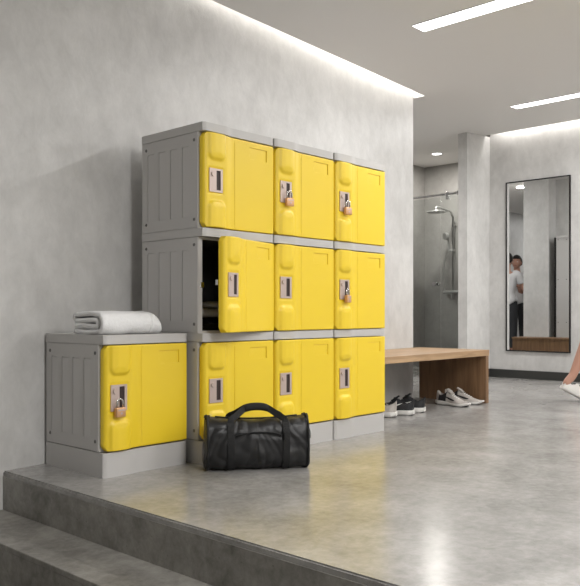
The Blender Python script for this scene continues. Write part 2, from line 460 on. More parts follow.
bm = bmesh.new(); box(bm, -.012, .012, -.001, .014, -.014, .014, .003); TAB = bm_mesh('strike_tab', bm, M['chrome'])
cache = {}
def locker(label, x, y, z, wd, base=False, left=False, right=False, openang=0, pad=False, top=True):
    if wd not in cache: cache[wd] = (body_mesh(wd), door_mesh(wd), side_mesh(), bm_mesh('top_panel', wave_slab(wd-.0012, DH, UH), M['grey'], True, 35),
                                     bm_mesh('base', wave_slab(wd-.0012, 0, BASE-.0115, .004), M['grey'], True, 35))
    bod, dor, sid, slb, bas = cache[wd]
    t = empty('locker', (x, y, z), 0, label, 'locker', 'yellow door lockers'); zz = 0
    kz = 1
    if base: ob('base', bas, t); zz = BASE-.009; kz = (DH+.009)/DH
    ob('body', bod, t, (0, 0, zz)).scale.z = kz; ob('top_panel', slb, t, (0, 0, BASE if base else 0))
    if left:
        s = ob('side_panel', sid, t, (0, 0, zz)); s.scale.z = kz
        for yy, zr in ((.062, .045), (.062, DH-.04), (UD-.04, .045), (UD-.04, DH-.04)):
            ob('rivet', RIV, s, (0, yy, zr))
    # door hangs on its right edge
    d = ob('door', dor, t, (0, 0, zz)); d.scale.z = kz
    if openang:
        hx = wd-.006; hy = .022; a = openang     # rotate about the hinge so the left edge comes forward
        Rm = Matrix.Rotation(a, 3, 'Z'); off = Vector((hx, hy, 0)) - Rm @ Vector((hx, hy, 0))
        d.location = (off.x, off.y, zz); d.rotation_euler = (0, 0, a)
        ob('strike_tab', TAB, t, (.026, .03, zz+DH*.5))
        ob('strike_tab', TAB, d, (.014, .030, DH*.52))
    px = .004+.156*(wd-.008)
    p = ob('latch_plate', PLATE, d, (px, -.0045, DH*.50))
    ob('latch_slot', SLOT, d, (px, -.0065, DH*.50)); ob('lock_button', KNOB, d, (px-.022, -.0045, DH*.50+.03))
    return t, (px, zz)
bm = bmesh.new(); box(bm, -.026, .026, -.011, .011, -.048, -.004, .004, 3); PBODY = bm_mesh('padlock_body', bm, M['brass'], True, 40)
def shackle_mesh():
    bm = bmesh.new(); pts = [Vector((-.016, 0, -.008)), Vector((-.016, 0, .018))]
    for k in range(1, 12):
        a = PI - PI*k/12; pts.append(Vector((.016*math.cos(a), 0, .018+.016*math.sin(a))))
    pts += [Vector((.016, 0, .018)), Vector((.016, 0, -.008))]
    tube(bm, pts, .0042, 10); return bm_mesh('shackle', bm, M['chrome'], True)
SH = shackle_mesh()
bm = bmesh.new(); cyl(bm, (0, -.0105, -.03), (0, -.0125, -.03), .006, 14); box(bm, -.018, .018, -.0118, -.0108, -.020, -.012); KEY = bm_mesh('keyway', bm, M['plate'])
def padlock(x, y, z, label, rz=0):
    t = empty('padlock', (x, y, z), rz, label, 'padlock', 'brass padlocks on locker doors')
    ob('lock_body', PBODY, t); ob('shackle', SH, t); ob('keyway', KEY, t)
    # hasp staple held by the shackle
    return t
LX, LY = 2.499, 2.918+.007
names = {(2, 0): 'locker with grey top and no padlock, top left of the three-column stack',
         (2, 1): 'padlocked locker in the middle of the top row of the stack',
         (2, 2): 'padlocked locker at the top right end of the stack',
         (1, 0): 'locker with its yellow door standing ajar, left end of the middle row',
         (1, 1): 'locker without padlock at the very centre of the nine-locker stack',
         (1, 2): 'padlocked locker at the right end of the middle row of the stack',
         (0, 0): 'locker on a grey base behind the black duffel bag, bottom left of the stack',
         (0, 1): 'locker on a grey base in the middle of the bottom row, behind the bag',
         (0, 2): 'locker on a grey base at the bottom right of the stack, beside the wooden bench'}
for (r, c), lb in names.items():
    z = 0 if r == 0 else BASE + r*UH
    t, (px, zz) = locker(lb, LX+c*UW, LY, z, UW-.001, base=(r == 0), left=(c == 0), openang=(R(14.5) if (r, c) == (1, 0) else 0))
    if (r, c) in ((2, 1), (2, 2), (1, 2)):
        nm = {(2, 1): 'brass padlock on the middle door of the top row', (2, 2): 'brass padlock on the top right locker door',
              (1, 2): 'brass padlock on the right end door of the middle row'}[(r, c)]
        padlock(LX+c*UW+px+.010, LY-.0275, z+zz+DH*.5-.030, nm, R(12) if r == 1 else R(-6))
SX, SY, SW = 1.979, 3.004, .493
t, (px, zz) = locker('single low locker with a folded towel on top, standing apart left of the stack', SX, SY, 0, SW, base=True, left=True)
padlock(SX+px-.006, SY-.0275, zz+DH*.5-.034, 'brass padlock hanging on the separate low locker', R(4))
# contents of the open locker
zi = BASE+UH+.0155
t = empty('folded_shirt', (LX+.17, LY+.19, zi+.062), R(8), 'grey folded clothes lying inside the open locker', 'clothing')
def slab_soft(w, d, h, seed, n=14):
    bm = bmesh.new(); rings = []
    for i in range(n+1):
        x = -w/2 + w*i/n; k = .72 + .28*math.sin(PI*min(1, max(0, (i/n)))) ** .35 if 0 < i < n else .6
        ring = []
        for j in range(20):
            a = 2*PI*j/20; ca, sa = math.cos(a), math.sin(a)
            yy = d/2*k*math.copysign(abs(ca)**.45, ca); z_ = h/2*k*math.copysign(abs(sa)**.6, sa)
            nn = noise.noise(Vector((x*18+seed, yy*18, z_*30)))*.006
            ring.append((x, yy+nn, max(h/2+z_+nn, .0)))
        rings.append(ring)
    loft(bm, rings); return bm
part('shirt_body', slab_soft(.28, .22, .05, 1), M['cloth_grey'], t, True)
part('shirt_sleeve', slab_soft(.2, .18, .035, 5), M['cloth_grey'], t, True, loc=(0.02, -.02, .048))
t = empty('sandals', (LX+.16, LY+.15, zi), R(20), 'black flat sandals under the grey clothes inside the open locker', 'sandals')
for k in (0, 1):
    bm = bmesh.new()
    pts = [(.13*math.cos(a)*(1), .045*math.sin(a)*(1+.25*math.cos(a))) for a in [2*PI*i/24 for i in range(24)]]
    prism(bm, pts, 0+k*.016, .0145+k*.016)
    s = part('sole', bm, M['rubber'], t, loc=(0, k*.01, 0))
bm = bmesh.new(); tube(bm, [(-.03+.0, -.045+.09*i/10, .031+.028*math.sin(PI*i/10)) for i in range(11)], .0, flat=(.02, .002, (1, 0, 0)))
part('strap', bm, M['rubber'], t)

# ------------------------------------------------------------------ towel
def towel(x, y, z, rz):
    t = empty('folded_towel', (x, y, z), rz, 'white terry towel folded in layers on top of the low separate locker', 'towel')
    # ribbon path in the y-z plane: y forward is negative
    th = .0235; D = .27
    path = []
    def arc(cy, cz, r, a0, a1, n=12):
        for i in range(n+1):
            a = a0+(a1-a0)*i/n; path.append((cy+r*math.cos(a), cz+r*math.sin(a)))
    # outer wrap: bottom back -> bottom front -> top -> folds down at the back -> inner leaves
    zt = .105
    path += [(D/2-.012, th/2+.0), (.05, th/2), (-D/2+.052, th/2)]
    arc(-D/2+.052, (zt)/2, (zt-th)/2, -PI/2, -3*PI/2, 18)
    path += [(-.03, zt-th/2+.004), (.05, zt-th/2+.002), (D/2-.02, zt-th/2-.001)]
    arc(D/2-.02, zt-th/2-.0135, .0125, PI/2, -PI/2, 8)
    path += [(.05, zt-th/2-.027), (-D/2+.068, zt-th/2-.027)]
    arc(-D/2+.066, zt-th/2-.0395, .0125, PI/2, 3*PI/2, 8)
    path += [(.05, zt-th/2-.053), (D/2-.016, zt-th/2-.053)]
    # resample to keep a smooth ribbon
    P = [Vector((p[0], p[1])) for p in path]; Q = [P[0]]
    for a, b_ in zip(P, P[1:]):
        n = max(1, int((b_-a).length/.008))
        for i in range(1, n+1): Q.append(a.lerp(b_, i/n))
    nrm = []
    for i in range(len(Q)):
        tt = (Q[min(i+1, len(Q)-1)]-Q[max(i-1, 0)]).normalized(); nrm.append(Vector((-tt.y, tt.x)))
    Lx = .33; nx = 90; rings = []
    for i in range(nx+1):
        u = i/nx; xx = -Lx/2+Lx*u
        e = min(u, (1-u))*Lx
        cen = Vector((0, zt/2))
        kk = 1.0
        if u > .5 and e < .05: kk = .42+.58*math.sqrt(max(0, 1-((.05-e)/.05)**2))
        thk = th*(.84 if e < .004 else 1)*.5
        outer, inner = [], []
        for q, n_ in zip(Q, nrm):
            w_ = noise.noise(Vector((xx*14, q.x*10, q.y*25)))*.0045 + noise.noise(Vector((xx*90, q.x*90, q.y*90)))*.0012
            q2 = Vector((q.x*(.9+.1*kk), q.y*(kk if u > .5 else 1)))
            k2 = thk*(1 if kk > .98 else .5+.5*kk)
            a = q2+n_*(k2+w_); b2 = q2-n_*(k2-w_)
            zoff = .0
            xo = xx + .004*noise.noise(Vector((q.x*20, q.y*40, u > .5)))
            outer.append((xo, a.x, max(.0006, a.y+zoff))); inner.append((xo, b2.x, max(.0006, b2.y+zoff)))
        rings.append(outer + inner[::-1])
    bm = bmesh.new(); vr = [[bm.verts.new(p) for p in r] for r in rings]; n = len(rings[0])
    for i in range(nx):
        for j in range(n): bm.faces.new((vr[i][j], vr[i][(j+1) % n], vr[i+1][(j+1) % n], vr[i+1][j]))
    h = n//2
    for r in (vr[0], vr[-1]):
        for j in range(h-1): bm.faces.new((r[j], r[j+1], r[n-2-j], r[n-1-j]))
    o = part('towel_fabric', bm, M['towel'], t, True)
    # woven hem band near the right end
    bm = bmesh.new(); rr = []
    for xx in (Lx/2-.066, Lx/2-.064, Lx/2-.052, Lx/2-.050):
        ring = []
        for k in range(22):
            a = -PI/2-PI*k/21 if k < 22 else 0
            off = .002 if xx in (Lx/2-.064, Lx/2-.052) else -.002
            ring.append((xx, -D/2+.052+(zt/2+off)*math.cos(a), max(.001, zt/2+(zt/2+off)*math.sin(a))))
        ring += [(xx, -.03, zt+.004+off), (xx, .05, zt+.002+off)]
        rr.append(ring)
    loft(bm, rr, cap=False, closed=False)
    part('hem_band', bm, M['towel'], t, True)
    return t
towel(SX+.195, SY+.165, BASE+UH, R(-2))

# ------------------------------------------------------------------ duffel bag
def duffel(x, y, rz):
    t = empty('duffel_bag', (x, y, 0), rz, 'black nylon duffel bag with carry handles on the floor before the lockers', 'bag')
    L, Wd, Ht = .485, .200, .250
    def sec(u, a, off=0.0):      # u -1..1 along, a angle -> point on the skin
        ca, sa = math.cos(a), math.sin(a)
        k = 1 - .05*abs(u)**6
        sag = -.012*math.cos(u*PI/2)*(1 if sa > 0 else 0)*sa + .008*abs(u)**3*max(0, sa)
        yy = (Wd/2*k+off)*math.copysign(abs(ca)**.72, ca)
        zz = Ht/2 + (Ht/2*k+off)*math.copysign(abs(sa)**(.72 if sa < 0 else .85), sa) + sag
        return Vector((u*L/2*(1.045-.085*max(0, zz)/Ht), yy, zz))
    def wr(p, u):
        f = max(0, math.sin(min(1, max(0, p.z/Ht))*PI))
        n1 = noise.noise(Vector((p.x*9, p.y*5+3, p.z*7)))*.007
        wx_ = p.x+.05*noise.noise(Vector((p.x*6, p.y*6, p.z*6)))
        n2 = abs(noise.noise(Vector((wx_*24+p.z*10*math.copysign(1, p.x), p.y*8, p.z*6+7))))*.015 - .005
        n3 = abs(noise.noise(Vector((wx_*12, 5+p.y*9, p.z*18))))*.013 - .005
        return (n1+n2+n3)*(.4+.6*f)
    bm = bmesh.new(); rings = []; nu, na = 110, 96
    for i in range(nu+1):
        u = -1+2*i/nu; ring = []
        for j in range(na):
            a = 2*PI*j/na; p = sec(u, a); w_ = wr(p, u)
            d = Vector((0, p.y, p.z-Ht/2)).normalized()
            p = p + d*w_; p.z = max(p.z, .001); ring.append(p)
        rings.append(ring)
    vr = loft(bm, rings, cap=False)
    for r, s in ((vr[0], -1), (vr[-1], 1)):          # softly bulging end panels
        prev = r
        for q in (.9, .7, .45, .2):
            cur = []
            for v in r:
                c = Vector((s*(L/2+.012*(1-q*q)), v.co.y*q, max(.001, Ht/2+(v.co.z-Ht/2)*q))); cur.append(bm.verts.new(c))
            for j in range(na): bm.faces.new((prev[j], prev[(j+1) % na], cur[(j+1) % na], cur[j]))
            prev = cur
        bm.faces.new(prev)
    part('bag_body', bm, M['fabric'], t, True)
    for s in (-1, 1):
        bm = bmesh.new(); pts = [sec(s, 2*PI*j/48, .004) for j in range(49)]
        for p in pts: p.x = s*(L/2-.002); p.z = max(p.z, .006)
        tube(bm, pts, .0058, 8, cap=False); part('piping', bm, M['web'], t, True)
    # grab ear at each upper end
    for s in (-1, 1):
        bm = bmesh.new(); tube(bm, [(s*(L/2-.004), -.03+.06*i/8, Ht*1.0-.006+.013*math.sin(PI*i/8)) for i in range(9)], 0, flat=(.013, .0025, (1, 0, 0)))
        part('grab_tab', bm, M['web'], t)
    # webbing straps from the bottom up each side and over as handles
    xs = .132
    for side in (-1, 1):
        for s in (-1, 1):
            bm = bmesh.new(); pts = []
            for k in range(22):
                a = -PI/2+R(12) + (PI/2+R(52)-R(12))*k/21     # front side angle measured from +y, mirrored for the near side
                p = sec(s*xs/(L/2), a, .0075); p.y *= 1; p.x = s*xs
                pts.append(Vector((p.x, side*abs(p.y), max(p.z, .008))))
            tube(bm, pts, 0, flat=(.016, .0018, (1, 0, 0)))
            part('strap', bm, M['web'], t)
        # handle loop
        bm = bmesh.new(); a = R(50); p0 = sec(xs/(L/2), a, .007); y0 = side*abs(p0.y); z0 = p0.z
        pts = []
        ctrl = [(-xs, y0, z0-.012), (-xs+.004, y0*.82, z0+.018), (-.098, y0*.5, z0+.036), (-.062, side*.016, .286), (-.035, side*.012, .296),
                (0, side*.012, .297), (.035, side*.012, .295), (.062, side*.016, .284), (.098, y0*.5, z0+.035), (xs-.004, y0*.82, z0+.016), (xs, y0, z0-.012)]
        cv = [Vector(c) for c in ctrl]
        for i in range(len(cv)-1):
            p_, q_, r_, s_ = cv[max(i-1, 0)], cv[i], cv[i+1], cv[min(i+2, len(cv)-1)]
            for k in range(6):
                f = k/6
                pts.append(.5*((2*q_)+(-p_+r_)*f+(2*p_-5*q_+4*r_-s_)*f*f+(-p_+3*q_-3*r_+s_)*f**3))
        pts.append(cv[-1])
        rings = []
        for i, p in enumerate(pts):
            tt = (pts[min(i+1, len(pts)-1)]-pts[max(i-1, 0)]).normalized()
            f = sstep(.05, .11, abs(p.x))      # vertical in the middle, flat against the side lower
            across = (Vector((0, 1, 0))).lerp(Vector((0, 1, 0)), f)
            wv = tt.cross(Vector((0, 1, 0))).normalized()
            wdir = Vector((0, side*.55, .0)).lerp(Vector((0, 0, 0)), f) + wv*1.0
            wdir = wv if f > .5 else wv
            wdir.normalize(); th = tt.cross(wdir).normalized()
            hw, ht = .015, .0025
            rings.append([p+wdir*hw+th*ht, p+wdir*hw-th*ht, p-wdir*hw-th*ht, p-wdir*hw+th*ht])
        loft(bm, rings); part('handle', bm, M['web'], t)
    bm = bmesh.new()
    rings = []
    for i in range(15):
        x_ = -.058+.116*i/14; k = 1 if 0 < i < 14 else .9
        z_ = .2965-.010*(abs(x_)/.058)**2.5
        rings.append([(x_, .021*k*math.copysign(abs(math.cos(a))**.7, math.cos(a)), z_+.0185*k*math.copysign(abs(math.sin(a))**.7, math.sin(a))) for a in [2*PI*j/20 for j in range(20)]])
    loft(bm, rings); part('handle_wrap', bm, M['web'], t, True, 50)
    # front pocket: zipper arc and panel edge
    bm = bmesh.new(); pts = []
    for i in range(25):
        xx = -.11+.22*i/24; a = R(-180+0) ; zf = .168+.018*math.cos(xx/.11*PI/2)**.6 if abs(xx) < .1099 else .168; zf = zf-.0
        # find y on the near skin at that height
        best = min((abs(sec(xx/(L/2), -R(q), .0).z-zf) if q < 0 else abs(sec(xx/(L/2), R(q)).z-zf), q) for q in range(0, 90))
        p = sec(xx/(L/2), R(best[1]), .0065); pts.append(Vector((xx, -abs(p.y), zf)))
    tube(bm, pts, .0042, 6); part('pocket_zipper', bm, M['web'], t, True)
    bm = bmesh.new(); box(bm, .118, .126, -.118, -.109, .150, .185, .002); 
    part('zip_puller', bm, M['web'], t)
    bm = bmesh.new(); tube(bm, [Vector((-.2+.4*i/20, .0, sec((-.2+.4*i/20)/(L/2), PI/2, .001).z+.001)) for i in range(21)], .004, 6)
    part('main_zipper', bm, M['web'], t, True)
    # small ring on the right end
    bm = bmesh.new(); tube(bm, [(L/2+.014, -.05+.014*math.cos(2*PI*k/16), .165+.02*math.sin(2*PI*k/16)) for k in range(17)], .003, 6, cap=False)
    part('side_ring', bm, M['steel'], t, True)
duffel(2.632, 2.680, R(-37))

# ------------------------------------------------------------------ bench
t = empty('wooden_bench', (4.02, 3.18, 0), 0, 'long oak bench with panel legs against the plastered wall, shoes beneath', 'bench')
def by(x): return min(wy(x)-.004, 3.87) if x < XE else 3.87
bm = bmesh.new()
prism(bm, [(0.07, 0), (1.822, 0), (1.822, 3.87-3.18), (XE-4.02+.004, 3.87-3.18), (XE-4.02+.004, by(XE)-3.18-.002), (0.07, wy(4.09)-.006-3.18)], .394, .444)
bmesh.ops.bevel(bm, geom=[e for e in bm.edges], offset=.002, segments=1, affect='EDGES')
part('bench_top', bm, M['wood'], t)
part('leg', B(1.772, 1.820, .004, .658, 0, .3935, .0015, 1), M['wood_leg'], t)
part('leg', B(.075, .123, .004, .52, 0, .3935, .0015, 1), M['wood_leg'], t)

# ------------------------------------------------------------------ shoes
def shoe_meshes(up, accent, sole):
    """shoe points along +x, length .30, heel at 0"""
    L = .30; n = 34
    def hw(s):    # half width
        return .046*(.62+.38*sstep(0, .12, s)) * (1-.16*math.exp(-((s-.42)/.14)**2)) * (1+.10*math.exp(-((s-.72)/.15)**2)) * math.sqrt(max(.0, 1-max(0, (s-.82)/.185)**2.2))+.001
    def sole_top(s): return .034-.012*sstep(.2, .6, s)+.010*sstep(.85, 1, s)
    def sole_bot(s): return .002+.020*sstep(.82, 1, s)**1.3+.006*sstep(.12, 0, s)
    bm = bmesh.new(); rings = []
    for i in range(n+1):
        s = i/n; w_ = hw(s)*1.07 + (.003 if s < .96 else 0); zb, zt_ = sole_bot(s), sole_top(s)
        x = s*L*1.02-.004
        rings.append([(x, -w_*.86, zb), (x, w_*.86, zb), (x, w_*.97, zb+.004), (x, w_*1.03, (zb+zt_)/2), (x, w_, zt_), (x, -w_, zt_), (x, -w_*1.03, (zb+zt_)/2), (x, -w_*.97, zb+.004)])
    loft(bm, rings); so = bm_mesh('sole', bm, sole, True, 60)
    bm = bmesh.new(); rings = []
    for i in range(n+1):
        s = i/n; w_ = hw(s)*.98 + .006; x = s*L*1.0-.002
        rings.append([(x, -w_*.8, sole_bot(s)-.0018), (x, w_*.8, sole_bot(s)-.0018), (x, w_*.84, sole_bot(s)+.003), (x, -w_*.84, sole_bot(s)+.003)])
    loft(bm, rings); ou = bm_mesh('outsole', bm, M['rubber'], True, 60)
    def top(s):
        return .034 + .060*(1-sstep(.33, .95, s))**1.15*(1) + .016*math.exp(-((s-.36)/.07)**2)*.9 + .012*sstep(.06, 0, s) - .010*math.exp(-((s-.16)/.08)**2)
    bm = bmesh.new(); rings = []; na = 30
    for i in range(n+1):
        s = i/n; w_ = hw(s); z0 = sole_top(s)-.004; zt_ = max(top(s), z0+.004) if s < .985 else z0+.008
        x = s*L*.985+.002; ring = []
        lean = -.006*(1-s)
        for j in range(na+1):
            a = PI*j/na; ca, sa = math.cos(a), math.sin(a)
            yy = w_*math.copysign(abs(ca)**.75, ca); zz = z0+(zt_-z0)*abs(sa)**.75
            taper = 1-.34*(zz-z0)/.1
            yy *= taper
            if .03 < s < .36:
                open_w = .66*math.sqrt(max(0, 1-((s-.195)/.175)**2))
                if abs(ca) < open_w:
                    zz = z0+.012 if abs(ca) < open_w-.06 else zz
            ring.append((x+lean*(zz-z0)/.07, yy, zz))
        rings.append(ring)
    vr = [[bm.verts.new(p) for p in r] for r in rings]
    for i in range(n):
        for j in range(na):
            f = bm.faces.new((vr[i][j], vr[i][j+1], vr[i+1][j+1], vr[i+1][j]))
            zs = [v.co.z for v in f.verts]; s = i/n; ca = abs(math.cos(PI*(j+.5)/na))
            if .03 < s < .36 and ca < .6*math.sqrt(max(0, 1-((s-.195)/.175)**2)): f.material_index = 1
            elif .10 < s < .34 and accent is not up and ca > .35: f.material_index = 2
        f = bm.faces.new((vr[i][0], vr[i+1][0], vr[i+1][na], vr[i][na]))
    bm.faces.new(vr[0]); bm.faces.new(vr[-1])
    ub = bm_mesh('upper', bm, [up, M['shoe_dark'], accent], True, 70)
    # laces
    bm = bmesh.new()
    for k in range(6):
        s = .40+.055*k; w_ = .020-.001*k
        z = top(s)
        tube(bm, [(s*L, -w_+2*w_*q/6, z-.001+.004*math.sin(PI*q/6)-.006*abs(q/3-1)**2) for q in range(7)], .0028, 6)
    tube(bm, [(.118+.012*math.cos(a), .012*math.sin(a)*1.6, .107+.004*math.cos(a)) for a in [2*PI*k/12 for k in range(13)]], .0022, 6)
    la = bm_mesh('laces', bm, M['shoe_white'] if up is not M['shoe_black'] else M['rubber'], True)
    # tongue
    bm = bmesh.new(); rings = []
    for k in range(6):
        f = k/5; x = .145-.05*f; z = .088+.034*f
        w_ = .022+.003*f
        rings.append([(x, -w_, z), (x+.004, 0, z+.006), (x, w_, z), (x-.006, w_*.9, z-.003), (x-.004, 0, z+.001), (x-.006, -w_*.9, z-.003)])
    loft(bm, rings); to = bm_mesh('tongue', bm, up, True)
    # curved side stripe on both flanks
    bm = bmesh.new()
    for sd in (-1, 1):
        up_, lo_ = [], []
        for k in range(15):
            f = k/14; s = .24+.42*f
            zc_ = .052 + .028*(1-f)**1.0*0 + .030*f**2*0
            # tick shape: tail rising towards the heel
            zm = .044+.034*(1-f)**1.6; hwid = .0075*math.sin(PI*min(1, f*1.0))**.7*(.35+.9*f)+.0006
            for dz, lst in ((hwid, up_), (-hwid, lo_)):
                zz = zm+dz; z0 = sole_top(s)-.004; zt_ = top(s); q = max(0, min(.97, (zz-z0)/(zt_-z0)))
                sa = q**(1/.75); ca = math.sqrt(1-sa*sa)
                yy = hw(s)*ca**.75*(1-.34*(zz-z0)/.1)+.0016
                lst.append(bm.verts.new((s*L*.985+.002-.006*(1-s)*(zz-z0)/.07, sd*yy, zz)))
        for k in range(14): bm.faces.new((up_[k], up_[k+1], lo_[k+1], lo_[k]))
    st = bm_mesh('side_stripe', bm, M['shoe_white'] if up is M['shoe_black'] else M['shoe_dark'])
    return so, ou, ub, la, to, st
SB = shoe_meshes(M['shoe_black'], M['shoe_black'], M['shoe_white'])
SG = shoe_meshes(M['shoe_grey'], M['shoe_dark'], M['shoe_white'])
SL = shoe_meshes(M['shoe_grey'], M['shoe_grey'], M['shoe_white'])
def shoe(x, y, rz, ms, label, group, z=0, sc_=1):
    t = empty('running_shoe', (x, y, z), rz, label, 'shoe', group); t.scale = (sc_,)*3
    for nm, me in zip(('sole', 'outsole', 'upper', 'laces', 'tongue', 'side_stripe'), ms): ob(nm, me, t)
    return t
def px2(u, v, z=0):       # helper used once per figure to read a floor point from the photo
    d = 773*(H-z)/(v-313); r = (u-290)/773*d
    return (CS*d+SN*r, SN*d-CS*r)
def shoe_between(heel, toe, ms, label, group, k=1.12):
    a, b_ = px2(*heel), px2(*toe)
    return shoe(a[0], a[1], math.atan2(b_[1]-a[1], b_[0]-a[0]), ms, label, group, 0, k)
shoe(5.512, 3.46, math.atan2(3.157-3.479, -.06), SG, 'grey running shoe with dark side patch under the bench, left one of the right pair', 'grey running shoes by the bench leg', 0, 1.06)
shoe(5.632, 3.465, math.atan2(-.29, .065), SG, 'grey running shoe nearest the right bench leg', 'grey running shoes by the bench leg', 0, 1.06)
shoe_between((413.5, 415), (386, 413.9), SB, 'black running shoe with white sole, nearer the light grey shoe', 'black running shoes under the bench')
shoe_between((424.5, 412.3), (398, 411.2), SB, 'black running shoe with white sole, right one of the black pair, nearer the grey pair', 'black running shoes under the bench')
t = shoe_between((396, 417), (371, 416), SL, 'light grey shoe half hidden behind the right end of the lockers', None)
# ------------------------------------------------------------------ mirror on the back wall
t = empty('wall_mirror', (8.28, 3.9, 1.285), 0, 'tall wall mirror with thin black frame on the far wall', 'mirror')
y0, y1, z0, z1 = 3.521-3.9, 4.284-3.9, .312-1.285, 2.26-1.285
part('mirror_glass', B(-.018, -.004, y0+.01, y1-.01, z0+.01, z1-.01), M['mirror'], t)
bm = bmesh.new(); f_ = .012
box(bm, -.026, -.001, y0, y0+f_, z0, z1); box(bm, -.026, -.001, y1-f_, y1, z0, z1)
box(bm, -.026, -.001, y0+f_, y1-f_, z0, z0+f_); box(bm, -.026, -.001, y0+f_, y1-f_, z1-f_, z1)
part('frame', bm, M['black'], t)

# ------------------------------------------------------------------ shower
t = empty('shower_screen', (7.82, 5.4, 0), 0, 'clear glass shower screen with chrome rail beside the partition wall', 'shower screen')
ZR = 2.13
part('glass_panel', B(-.004, .004, -.785, -.52, .012, ZR+.02), M['glass'], t)
part('glass_door', B(-.004, .004, -.512, .78, .012, ZR-.03), M['glass'], t)
bm = bmesh.new(); cyl(bm, (-.022, -.785, ZR), (-.022, .798, ZR), .013, 14); part('rail', bm, M['chrome'], t, True, 40)
part('wall_clamp', B(-.036, .012, -.785, -.745, ZR-.02, ZR+.022, .003), M['chrome'], t)
part('rail_clamp', B(-.038, .012, -.63, -.60, ZR-.06, ZR+.025, .004), M['chrome'], t)
bm = bmesh.new(); box(bm, -.010, .010, -.785, -.765, 0, ZR+.0, .001); part('wall_channel', bm, M['chrome'], t)
bm = bmesh.new(); cyl(bm, (-.004, 0, 0), (-.05, 0, 0), .012, 14); cyl(bm, (-.05, 0, 0), (-.062, 0, 0), .026, 20); cyl(bm, (.004, 0, 0), (.05, 0, 0), .02, 18)
part('knob', bm, M['chrome'], t, True, 40, loc=(0, -.46, 1.09))
bm = bmesh.new(); box(bm, -.012, .012, -.785, -.735, .0, .035, .003); part('floor_clamp', bm, M['steel'], t)
t = empty('shower_set', (9.5, 5.69, 0), 0, 'chrome shower column with round rain head on the grey shower wall', 'shower')
zs = lambda v, d=10.75: H+(313-v)*d/773
bm = bmesh.new(); pts = [(-.07, 0, zs(300)), (-.07, 0, zs(216))]
for k in range(1, 7): pts.append((-.07-.05*math.sin(PI/2*k/6)*1, 0, zs(216)+.05*(1-math.cos(PI/2*k/6))+.0))
pts += [(-.30, .0, zs(210.5)), (-.48, .0, zs(209.5)), (-.50, .0, zs(210)), (-.50, .0, zs(213))]
tube(bm, pts, .0135, 12); part('riser_pipe', bm, M['steel'], t, True)
bm = bmesh.new(); rings = []
for r, z in ((.02, .03), (.03, .012), (.125, .006), (.13, -.006), (.12, -.012)):
    rings.append([(r*math.cos(2*PI*k/32), r*math.sin(2*PI*k/32), z) for k in range(32)])
loft(bm, rings); part('rain_head', bm, M['steel'], t, True, 50, loc=(-.50, .0, zs(214.5)))
bm = bmesh.new(); cyl(bm, (-.13, .055, zs(236)), (-.17, .07, zs(236)-.01), .05, 22); tube(bm, [(-.13, .055, zs(237)), (-.11, .04, zs(244)), (-.10, .035, zs(252))], .014, 10)
part('hand_shower', bm, M['steel'], t, True, 50)
part('slider_bracket', B(-.115, -.055, -.02, .055, zs(251.5), zs(249), .004), M['steel'], t)
part('wall_bracket', B(-.07, 0, -.015, .015, zs(225)-.015, zs(225)+.015, .003), M['steel'], t)
bm = bmesh.new(); cyl(bm, (-.075, -.11, zs(292)), (-.075, .14, zs(292)), .026, 18); cyl(bm, (-.02, -.08, zs(292)), (0, -.08, zs(292)), .03, 18); cyl(bm, (-.075, -.08, zs(292)), (0, -.08, zs(292)), .014, 12)
cyl(bm, (-.02, .08, zs(292)), (0, .08, zs(292)), .03, 18); cyl(bm, (-.075, .08, zs(292)), (0, .08, zs(292)), .014, 12); cyl(bm, (-.075, .02, zs(292)), (-.075, .02, zs(298)), .012, 10)
part('mixer_valve', bm, M['steel'], t, True, 40)
bm = bmesh.new(); pts = []
for k in range(30):
    f = k/29; pts.append((-.09, .05+.12*math.sin(PI*f)**.8*(1-.3*f)-.03*f, zs(252)+(zs(292)-zs(252))*f - .55*math.sin(PI*f)**2*sstep(.3, 1, f)*.9))
tube(bm, pts, .007, 8); part('hose', bm, M['steel'], t, True)

# ------------------------------------------------------------------ side passage behind the wall (seen in the mirror)
t = empty('passage_bench', (6.02, 4.335, 0), 0, 'low wooden box bench with vertical boards, seen in the mirror', 'bench')
part('bench_top', B(0, .37, 0, .83, .384, .41, .002, 1), M['wood_leg'], t)
bm = bmesh.new()
for k in range(6): box(bm, .01, .36, .004+k*.1372, .004+k*.1372+.1355, 0, .3835, .0015, 1)
part('bench_front', bm, M['wood_leg'], t)
t = empty('grey_cabinet', (5.765, 4.24, 0), 0, 'tall grey metal-look cabinet with rivets, seen at the right of the mirror', 'cabinet')
part('cabinet_body', B(0, .235, 0, .45, 0, 1.80, .003, 1), M['grey'], t)
part('cabinet_top', B(-.0, .24, -.003, .453, 1.80, 1.835, .003, 1), M['grey'], t)
bm = bmesh.new()
for zz in (.05, .65, 1.25): box(bm, .234, .237, .03, .42, zz, zz+.5, .001, 1)
part('cabinet_panel', bm, M['grey'], t)
bm = bmesh.new()
part('edge_strip', B(.19, .242, .4535, .475, 0, 1.815), M['black'], t)
for yy in (.06, .30, .42):
    for zz in (.62, 1.22, 1.78):
        bm = bmesh.new(); cyl(bm, (.234, yy, zz), (.24, yy, zz), .007, 10); part('rivet', bm, M['rivet'], t)

